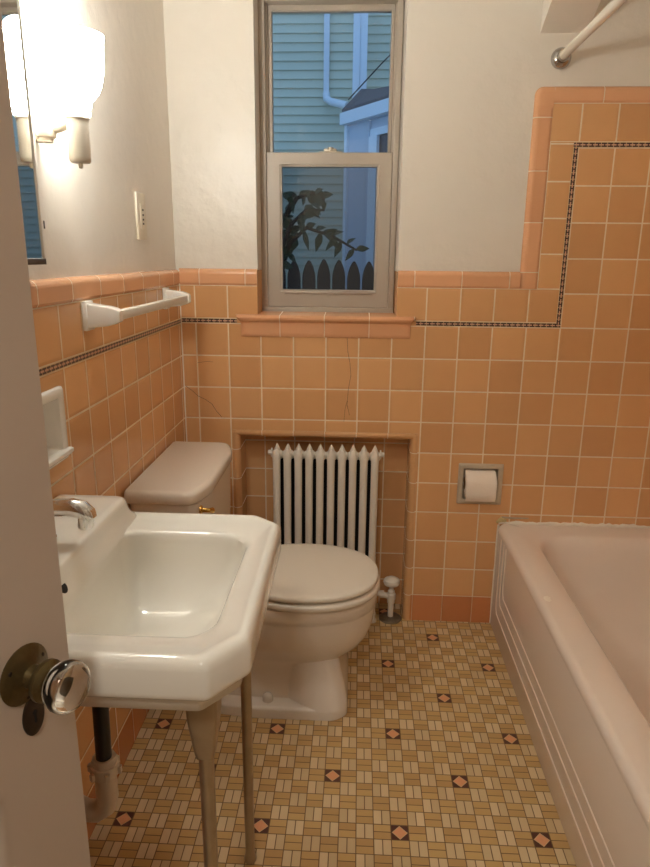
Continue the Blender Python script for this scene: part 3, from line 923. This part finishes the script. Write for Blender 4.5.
# ------------------------------------------------------------------ switch plate
sw = thing('wall_switch_plate', (-.012, -.331, 1.41), 'cream wall plate with outlet on the painted left wall near the corner', 'wall plate')
m = MB(); m.box(-.0118, -.0045, -.368, -.294, 1.347, 1.470, .0025); m.build('plate', M['cream_plastic'], sw)
m = MB(); m.box(-.006, -.002, -.348, -.314, 1.376, 1.441, .001); rk = m.build('outlet', M['cream_plastic'], sw)
m = MB()
for z in (1.389, 1.400, 1.412, 1.425):
    m.box(-.0025, -.0012, -.336, -.326, z - .002, z + .003)
m.build('slots', M['dark_bronze'], rk)

# ------------------------------------------------------------------ medicine cabinet mirror
mc = thing('mirror_cabinet', (-.011, -1.19, 1.29), 'mirrored medicine cabinet with white frame on the left wall beside the lamp', 'mirror')
m = MB(); m.box(-.0118, .012, -1.40, -1.006, 1.294, 1.90, .001); m.build('body', M['white_plastic'], mc)
m = MB()
def mr(x, k): return [Vector((x, a, b_)) for a, b_ in ((-1.406 + k, 1.290 + k), (-1.000 - k, 1.290 + k), (-1.000 - k, 1.905 - k), (-1.406 + k, 1.905 - k))]
m.loft([mr(.012, 0), mr(.029, 0), mr(.030, .001), mr(.030, .009), mr(.0275, .011), mr(.012, .011)], True); m.build('frame', M['white_plastic'], mc)
m = MB(); m.box(.013, .0275, -1.395, -1.011, 1.301, 1.894); m.build('mirror_glass', M['mirror'], mc)
m = MB(); m.box(.004, .0305, -1.002, -.996, 1.352, 1.366, .001); m.box(.0, .012, -1.0055, -1.0015, 1.30, 1.52); m.build('hinge', M['dark_bronze'], mc)
m = MB(); m.box(.0120, .0310, -1.395, -1.006, 1.2905, 1.3005, .001); m.build('reflection_strip', M['dark_bronze'], mc)  # dark strip standing in for a shelf edge reflected in the mirror

# ------------------------------------------------------------------ sconce
LX, LY = .074, -.92
la = thing('wall_sconce', (-.011, LY, 1.53), 'lit white glass wall sconce on the left wall between mirror cabinet and wall plate', 'lamp')
m = MB()
pm = [(.0005, 1.507), (.0150, 1.507), (.0155, 1.514), (.0195, 1.516), (.0215, 1.522), (.0215, 1.530), (.0205, 1.532), (.0215, 1.535), (.0205, 1.538), (.0215, 1.541), (.0205, 1.544), (.0210, 1.547), (.018, 1.551), (.0005, 1.552)]
m.lathe(pm, (.0105, LY, 0), n=24)
m.box(-.0117, .004, LY - .018, LY + .018, 1.509, 1.550, .002)
m.build('wall_mount', M['iron'], la)
m = MB(); m.tube([(.026, LY, 1.533), (.038, LY, 1.532), (.048, LY, 1.536), (.058, LY, 1.539)], [.012, .0085, .0085, .011], 14); m.build('arm', M['iron'], la)
m = MB(); m.lathe([(.0005, 1.472), (.0165, 1.472), (.0192, 1.475), (.0196, 1.48), (.0196, 1.545), (.0215, 1.547), (.0215, 1.553), (.0005, 1.554)], (LX, LY, 0), n=28)
m.build('socket_cup', M['iron'], la)
m = MB(); m.lathe([(.0005, 1.462), (.004, 1.463), (.0045, 1.468), (.003, 1.473), (.0005, 1.473)], (LX, LY, 0), n=12); m.build('switch_knob', M['iron'], la)
m = MB()
ou = [(.0235, 1.553), (.0245, 1.558), (.0225, 1.562), (.0255, 1.566), (.0275, 1.571), (.0265, 1.575), (.0320, 1.581), (.0410, 1.591), (.0470, 1.604), (.0515, 1.622), (.0535, 1.644), (.0545, 1.666), (.0555, 1.677), (.0575, 1.684)]
inn = [(r_ - .003, z_ + .001) for r_, z_ in ou[::-1]]
loops_ = [[Vector((LX + r_ * math.cos(2 * PI * k / 40), LY + r_ * math.sin(2 * PI * k / 40), z_)) for k in range(40)] for r_, z_ in ou + inn]
m.loft(loops_, True); m.build('glass_shade', M['shade'], la, angle=70)
m = MB(); m.lathe([(.0005, 1.556), (.012, 1.558), (.013, 1.585), (.022, 1.61), (.027, 1.630), (.022, 1.648), (.010, 1.656), (.0005, 1.657)], (LX, LY, 0), n=20)
m.build('bulb', M['shade'], la)

# ------------------------------------------------------------------ toilet paper holder + roll
th = thing('toilet_paper_holder', (1.03, 0, .47), 'recessed metal toilet paper holder set in the orange tiled back wall', 'toilet paper holder')
m = MB()
def tr_(y, k): return [Vector((p[0], y, p[1])) for p in rpoly([(.955 + k, .469 + k, 0), (1.110 - k, .469 + k, 0), (1.110 - k, .618 - k, 0), (.955 + k, .618 - k, 0)], .004, 3)]
m.loft([tr_(-.0005, 0), tr_(-.006, .001), tr_(-.008, .004), tr_(-.008, .013), tr_(-.005, .018), tr_(.010, .019), tr_(.06, .021), tr_(.072, .030)], True, False, True)
m.build('frame', M['satin'], th, angle=50)
m = MB()
m.lathe([(.0005, 0), (.009, 0), (.009, .003), (.006, .004), (.006, .016), (.0005, .016)], (.973, .004, .543), (1, 0, 0), 16)
m.lathe([(.0005, 0), (.009, 0), (.009, .003), (.006, .004), (.006, .016), (.0005, .016)], (1.092, .004, .543), (-1, 0, 0), 16)
m.tube([(.976, .004, .543), (1.089, .004, .543)], .005, 12)
m.build('spindle', M['chrome'], th)
ro = thing('toilet_paper_roll', (1.025, .004, .543), 'white toilet paper roll hanging in the recessed metal wall holder', 'toilet paper')
m = MB()
oy, oz, rr_ = .004, .543, .0500
ring_o = lambda x, r0: [Vector((x, oy + r0 * math.cos(2 * PI * k / 40), oz + r0 * math.sin(2 * PI * k / 40))) for k in range(40)]
m.loft([ring_o(.980, .0215), ring_o(.980, rr_ - .002), ring_o(.9815, rr_), ring_o(1.0805, rr_), ring_o(1.082, rr_ - .002), ring_o(1.082, .0215), ring_o(.980, .0215)], True)
m.build('roll', M['paper'], ro, angle=50)
m = MB()
pa = [(oy - rr_ * math.cos(a) - .0012, oz + rr_ * math.sin(a)) for a in (1.4, 1.0, .6, .3, 0)] + [(oy - rr_ - .0014, oz - .014), (oy - rr_ - .001, oz - .027), (oy - rr_ + .002, oz - .040), (oy - rr_ + .008, oz - .0515)]
m.loft([[Vector((x, a, b_)) for a, b_ in pa] + [Vector((x, a + .0008, b_ + .0004)) for a, b_ in pa[::-1]] for x in (.979, 1.0815)], True, True, True)
m.build('loose_sheet', M['paper'], ro)
m = MB(); m.loft([ring_o(.979, .0210), ring_o(1.083, .0210), ring_o(1.083, .0195), ring_o(.979, .0195), ring_o(.979, .0210)], True); m.build('core', plain('cardboard', lin(170, 138, 100), .8), ro)

# ------------------------------------------------------------------ shower rod
sr_ = thing('shower_rod', (1.179, -.75, 1.885), 'cream shower curtain rod with chrome flange above the tub', 'shower rod')
m = MB(); m.tube([(1.179, -.004, 1.884), (1.179, -1.532, 1.884)], .0125, 20); m.build('rod', M['rod'], sr_)
for y, d in ((-.0, -1), (-1.534, 1)):
    m = MB(); m.lathe([(.0005, 0), (.0290, 0), (.0298, .004), (.0280, .012), (.0215, .020), (.0170, .022), (.0165, .032), (.0128, .032), (.0005, .032)], (1.179, (.0115 if d < 0 else y), 1.882), (0, d, 0), 28)
    m.build('flange', M['dark_chrome'], sr_)

# ------------------------------------------------------------------ outdoors
gd = MB().panel(-8, 10, .6, 12, lambda a, b: (a, b, -.6)); struct(gd.build('ground', M['soil']))
ho = thing('neighbor_house', (.5, 4.5, -.6), 'pale clapboard house with white trim and porch roof seen through the window', 'house')
HP = .0755
def siding(x0, x1, y, z0, z1):
    m = MB(); z = z0
    L_ = []
    while z < z1:
        L_ += [[Vector((x0, y - .016, z)), Vector((x1, y - .016, z))], [Vector((x0, y, z + HP)), Vector((x1, y, z + HP))]]
        z += HP
    m.loft(L_, closed=False)
    return m
off = 3.327 - HP * 52
siding(-3, .50, 4.5, off, 5.2).build('siding', M['siding'], ho, angle=20)
siding(.60, 4, 4.8, off, 5.2).build('siding', M['siding'], ho, angle=20)
m = MB(); m.box(-3, 4, 4.9, 7, -.6, 5.2); m.build('wall', M['siding'], ho)
m = MB(); m.box(.492, .556, 4.462, 4.86, 1.0, 5.2, .004); m.build('corner_board', M['white_trim'], ho)
m = MB(); m.box(.557, .622, 4.476, 4.86, 1.0, 5.2, .004); m.build('corner_board', M['white_trim'], ho)
m = MB(); m.box(.228, .280, 4.43, 4.485, 2.72, 5.2, .008)
m.tube([(.254, 4.455, 2.75), (.258, 4.45, 2.70), (.30, 4.40, 2.665), (.455, 4.25, 2.60)], .034, 12)
m.build('downspout', M['white_trim'], ho)
A, B_, C_, D_ = Vector((.435, 3.24, 2.352)), Vector((1.25, 2.05, 2.352)), Vector((1.9, 4.44, 2.76)), Vector((.575, 4.44, 2.76))
m = MB(); up_ = Vector((0, 0, .02)); m.loft([[A, B_, C_, D_], [A + up_, B_ + up_, C_ + up_, D_ + up_]], True, True, True); m.build('porch_roof', M['shingle'], ho)
dv = (B_ - A).normalized(); nv = Vector((-dv.y, dv.x, 0))
if nv.y < 0: nv = -nv
def PB(name, mat, s0, s1, d0, d1, z0, z1):
    o0 = Vector((.455, 3.262, 0))
    mm = MB(); mm.box(0, 1, 0, 1, 0, 1, xf=lambda c: o0 + dv * (s0 + (s1 - s0) * c.x) + nv * (d0 + (d1 - d0) * c.y) + Vector((0, 0, z0 + (z1 - z0) * c.z)))
    return mm.build(name, mat, ho)
PB('fascia', M['white_trim'], -.02, 1.4, -.03, .0, 2.268, 2.352)
PB('porch_ceiling', M['porch_wall'], 0, 1.4, 0, 1.0, 2.262, 2.268)
PB('porch_post', M['white_trim'], 0, .035, .0, .06, -.6, 2.262)
PB('porch_panel', M['porch_wall'], .03, .27, .02, .06, -.6, 2.262)
PB('door_casing', M['white_trim'], .30, .40, .02, .06, -.6, 2.15)
PB('lintel', M['white_trim'], .27, 1.4, .03, .07, 2.15, 2.20)
PB('lintel_panel', M['porch_wall'], .27, 1.4, .04, .07, 2.20, 2.262)
PB('door_casing', M['porch_wall'], .265, .30, .02, .07, -.6, 2.262)
PB('door_glass', M['dark_glass'], .40, 1.4, .045, .06, -.6, 2.15)
m = MB(); m.tube([(.46, 4.3, 2.66), (.75, 4.2, 2.93), (1.2, 4.0, 3.30)], .006, 6); m.build('cable', M['cable'], ho)

fe = thing('picket_fence', (.4, 1.8, -.6), 'dark pointed picket fence outside the window', 'fence')
for i in range(-4, 9):
    x = .385 + (i - 3) * .0885
    zt = 1.283 + random.uniform(-.006, .006)
    hw = .039
    out_ = [(x - hw, -.58), (x + hw, -.58), (x + hw, zt - .105), (x + hw * .92, zt - .075), (x + hw * .62, zt - .035), (x + hw * .25, zt - .007), (x, zt), (x - hw * .25, zt - .007), (x - hw * .62, zt - .035), (x - hw * .92, zt - .075), (x - hw, zt - .105)]
    m = MB(); m.loft([[Vector((a, 1.79, b_)) for a, b_ in out_], [Vector((a, 1.81, b_)) for a, b_ in out_]], True, True, True)
    m.build('picket', M['picket'], fe)
for z in (.0, .95):
    m = MB(); m.box(-.32, .90, 1.8101, 1.845, z, z + .08); m.build('rail', M['picket'], fe)

sh = thing('leafy_shrub', (.12, 1.25, -.6), 'dark leafy shrub branch in front of the fence outside the window', 'shrub')
st_ = MB()
stems = [[(.12, 1.25, -.6), (.13, 1.24, .4), (.16, 1.22, 1.1), (.20, 1.2, 1.45), (.27, 1.18, 1.60)],
         [(.16, 1.22, 1.1), (.24, 1.2, 1.36), (.33, 1.18, 1.44), (.46, 1.16, 1.40), (.58, 1.15, 1.335)],
         [(.18, 1.21, 1.3), (.26, 1.17, 1.46), (.33, 1.15, 1.52), (.42, 1.13, 1.52)],
         [(.20, 1.2, 1.45), (.28, 1.2, 1.58), (.36, 1.19, 1.60), (.42, 1.18, 1.575)]]
for s_ in stems: st_.tube(s_, [.014 * (1 - .8 * i / len(s_)) for i in range(len(s_))], 8)
st_.build('stems', M['bark'], sh)
lv = MB()
def leafm(p, d, L_, w_, roll):
    d = d.normalized(); side = d.cross(Vector((0, -1, .35))).normalized(); nn = side.cross(d).normalized()
    side = (side * math.cos(roll) + nn * math.sin(roll)).normalized(); nn = side.cross(d).normalized()
    cr = []
    for t_, ww in ((0, .05), (.2, .7), (.42, 1), (.65, .78), (.85, .38), (1, .03)):
        c_ = p + d * L_ * t_ - Vector((0, 0, .25 * L_ * t_ * t_))
        cr.append([c_ - side * w_ * ww + nn * w_ * .25 * ww, c_, c_ + side * w_ * ww + nn * w_ * .25 * ww])
    lv.loft(cr, closed=False)
rl = random.Random(5)
for s_ in stems:
    for a, b_ in list(zip(s_, s_[1:]))[(2 if s_ is stems[0] else 1):]:
        for k in range(7):
            p_ = Vector(a).lerp(Vector(b_), rl.random())
            d_ = Vector((rl.uniform(-.4, 1.0), rl.uniform(-.5, .3), rl.uniform(-.7, .5)))
            leafm(p_, d_, rl.uniform(.05, .085), rl.uniform(.014, .023), rl.uniform(-.8, .8))
for k in range(26):
    p_ = Vector((rl.uniform(.16, .27), 1.2, rl.uniform(1.25, 1.5)))
    leafm(p_, Vector((rl.uniform(-1, 1), rl.uniform(-.5, .3), rl.uniform(-.6, .5))), rl.uniform(.05, .08), rl.uniform(.014, .022), rl.uniform(-.8, .8))
lv.build('leaves', M['leaf'], sh, angle=80, weld=False, recalc=False)

# ------------------------------------------------------------------ light
wd = bpy.data.worlds.new('dusk'); scene.world = wd; wd.use_nodes = True
bg = wd.node_tree.nodes['Background']
bg.inputs[0].default_value = (.25, .42, .71, 1); bg.inputs[1].default_value = .72

def lamp(name, kind, loc, energy, col, **kw):
    d = bpy.data.lights.new(name, kind); d.energy = energy; d.color = col
    for k_, v_ in kw.items(): setattr(d, k_, v_)
    o = bpy.data.objects.new(name, d); COL.objects.link(o); o.location = loc
    return o
lamp('bulb_light', 'POINT', (LX, LY, 1.685), 6.0, (.985, 1.0, .94), shadow_soft_size=.03)

hl = lamp('hall_fill_light', 'AREA', (.40, -2.85, 2.40), 9.0, (1.0, .94, .84), shape='DISK', size=.30)  # added fill for door and floor, no fixture in view

# ------------------------------------------------------------------ camera
cd = bpy.data.cameras.new('camera'); co = bpy.data.objects.new('camera', cd); COL.objects.link(co)
co.location = (.5950388, -2.20830405, 1.31142298)
co.rotation_mode = 'XYZ'; co.rotation_euler = (1.306536371, -.009419411, .050902451)
cd.sensor_fit = 'HORIZONTAL'; cd.sensor_width = 36.0; cd.lens = 659.622 / 650 * 36
cd.clip_start = .01
scene.camera = co
scene.view_settings.view_transform = 'Standard'
scene.view_settings.look = 'None'
scene.view_settings.exposure = 0.97
scene.view_settings.gamma = 1.0
scene.view_settings.use_curve_mapping = False
scene.cycles.max_bounces = 10
scene.cycles.diffuse_bounces = 6
scene.cycles.transparent_max_bounces = 12
scene.cycles.sample_clamp_indirect = 6
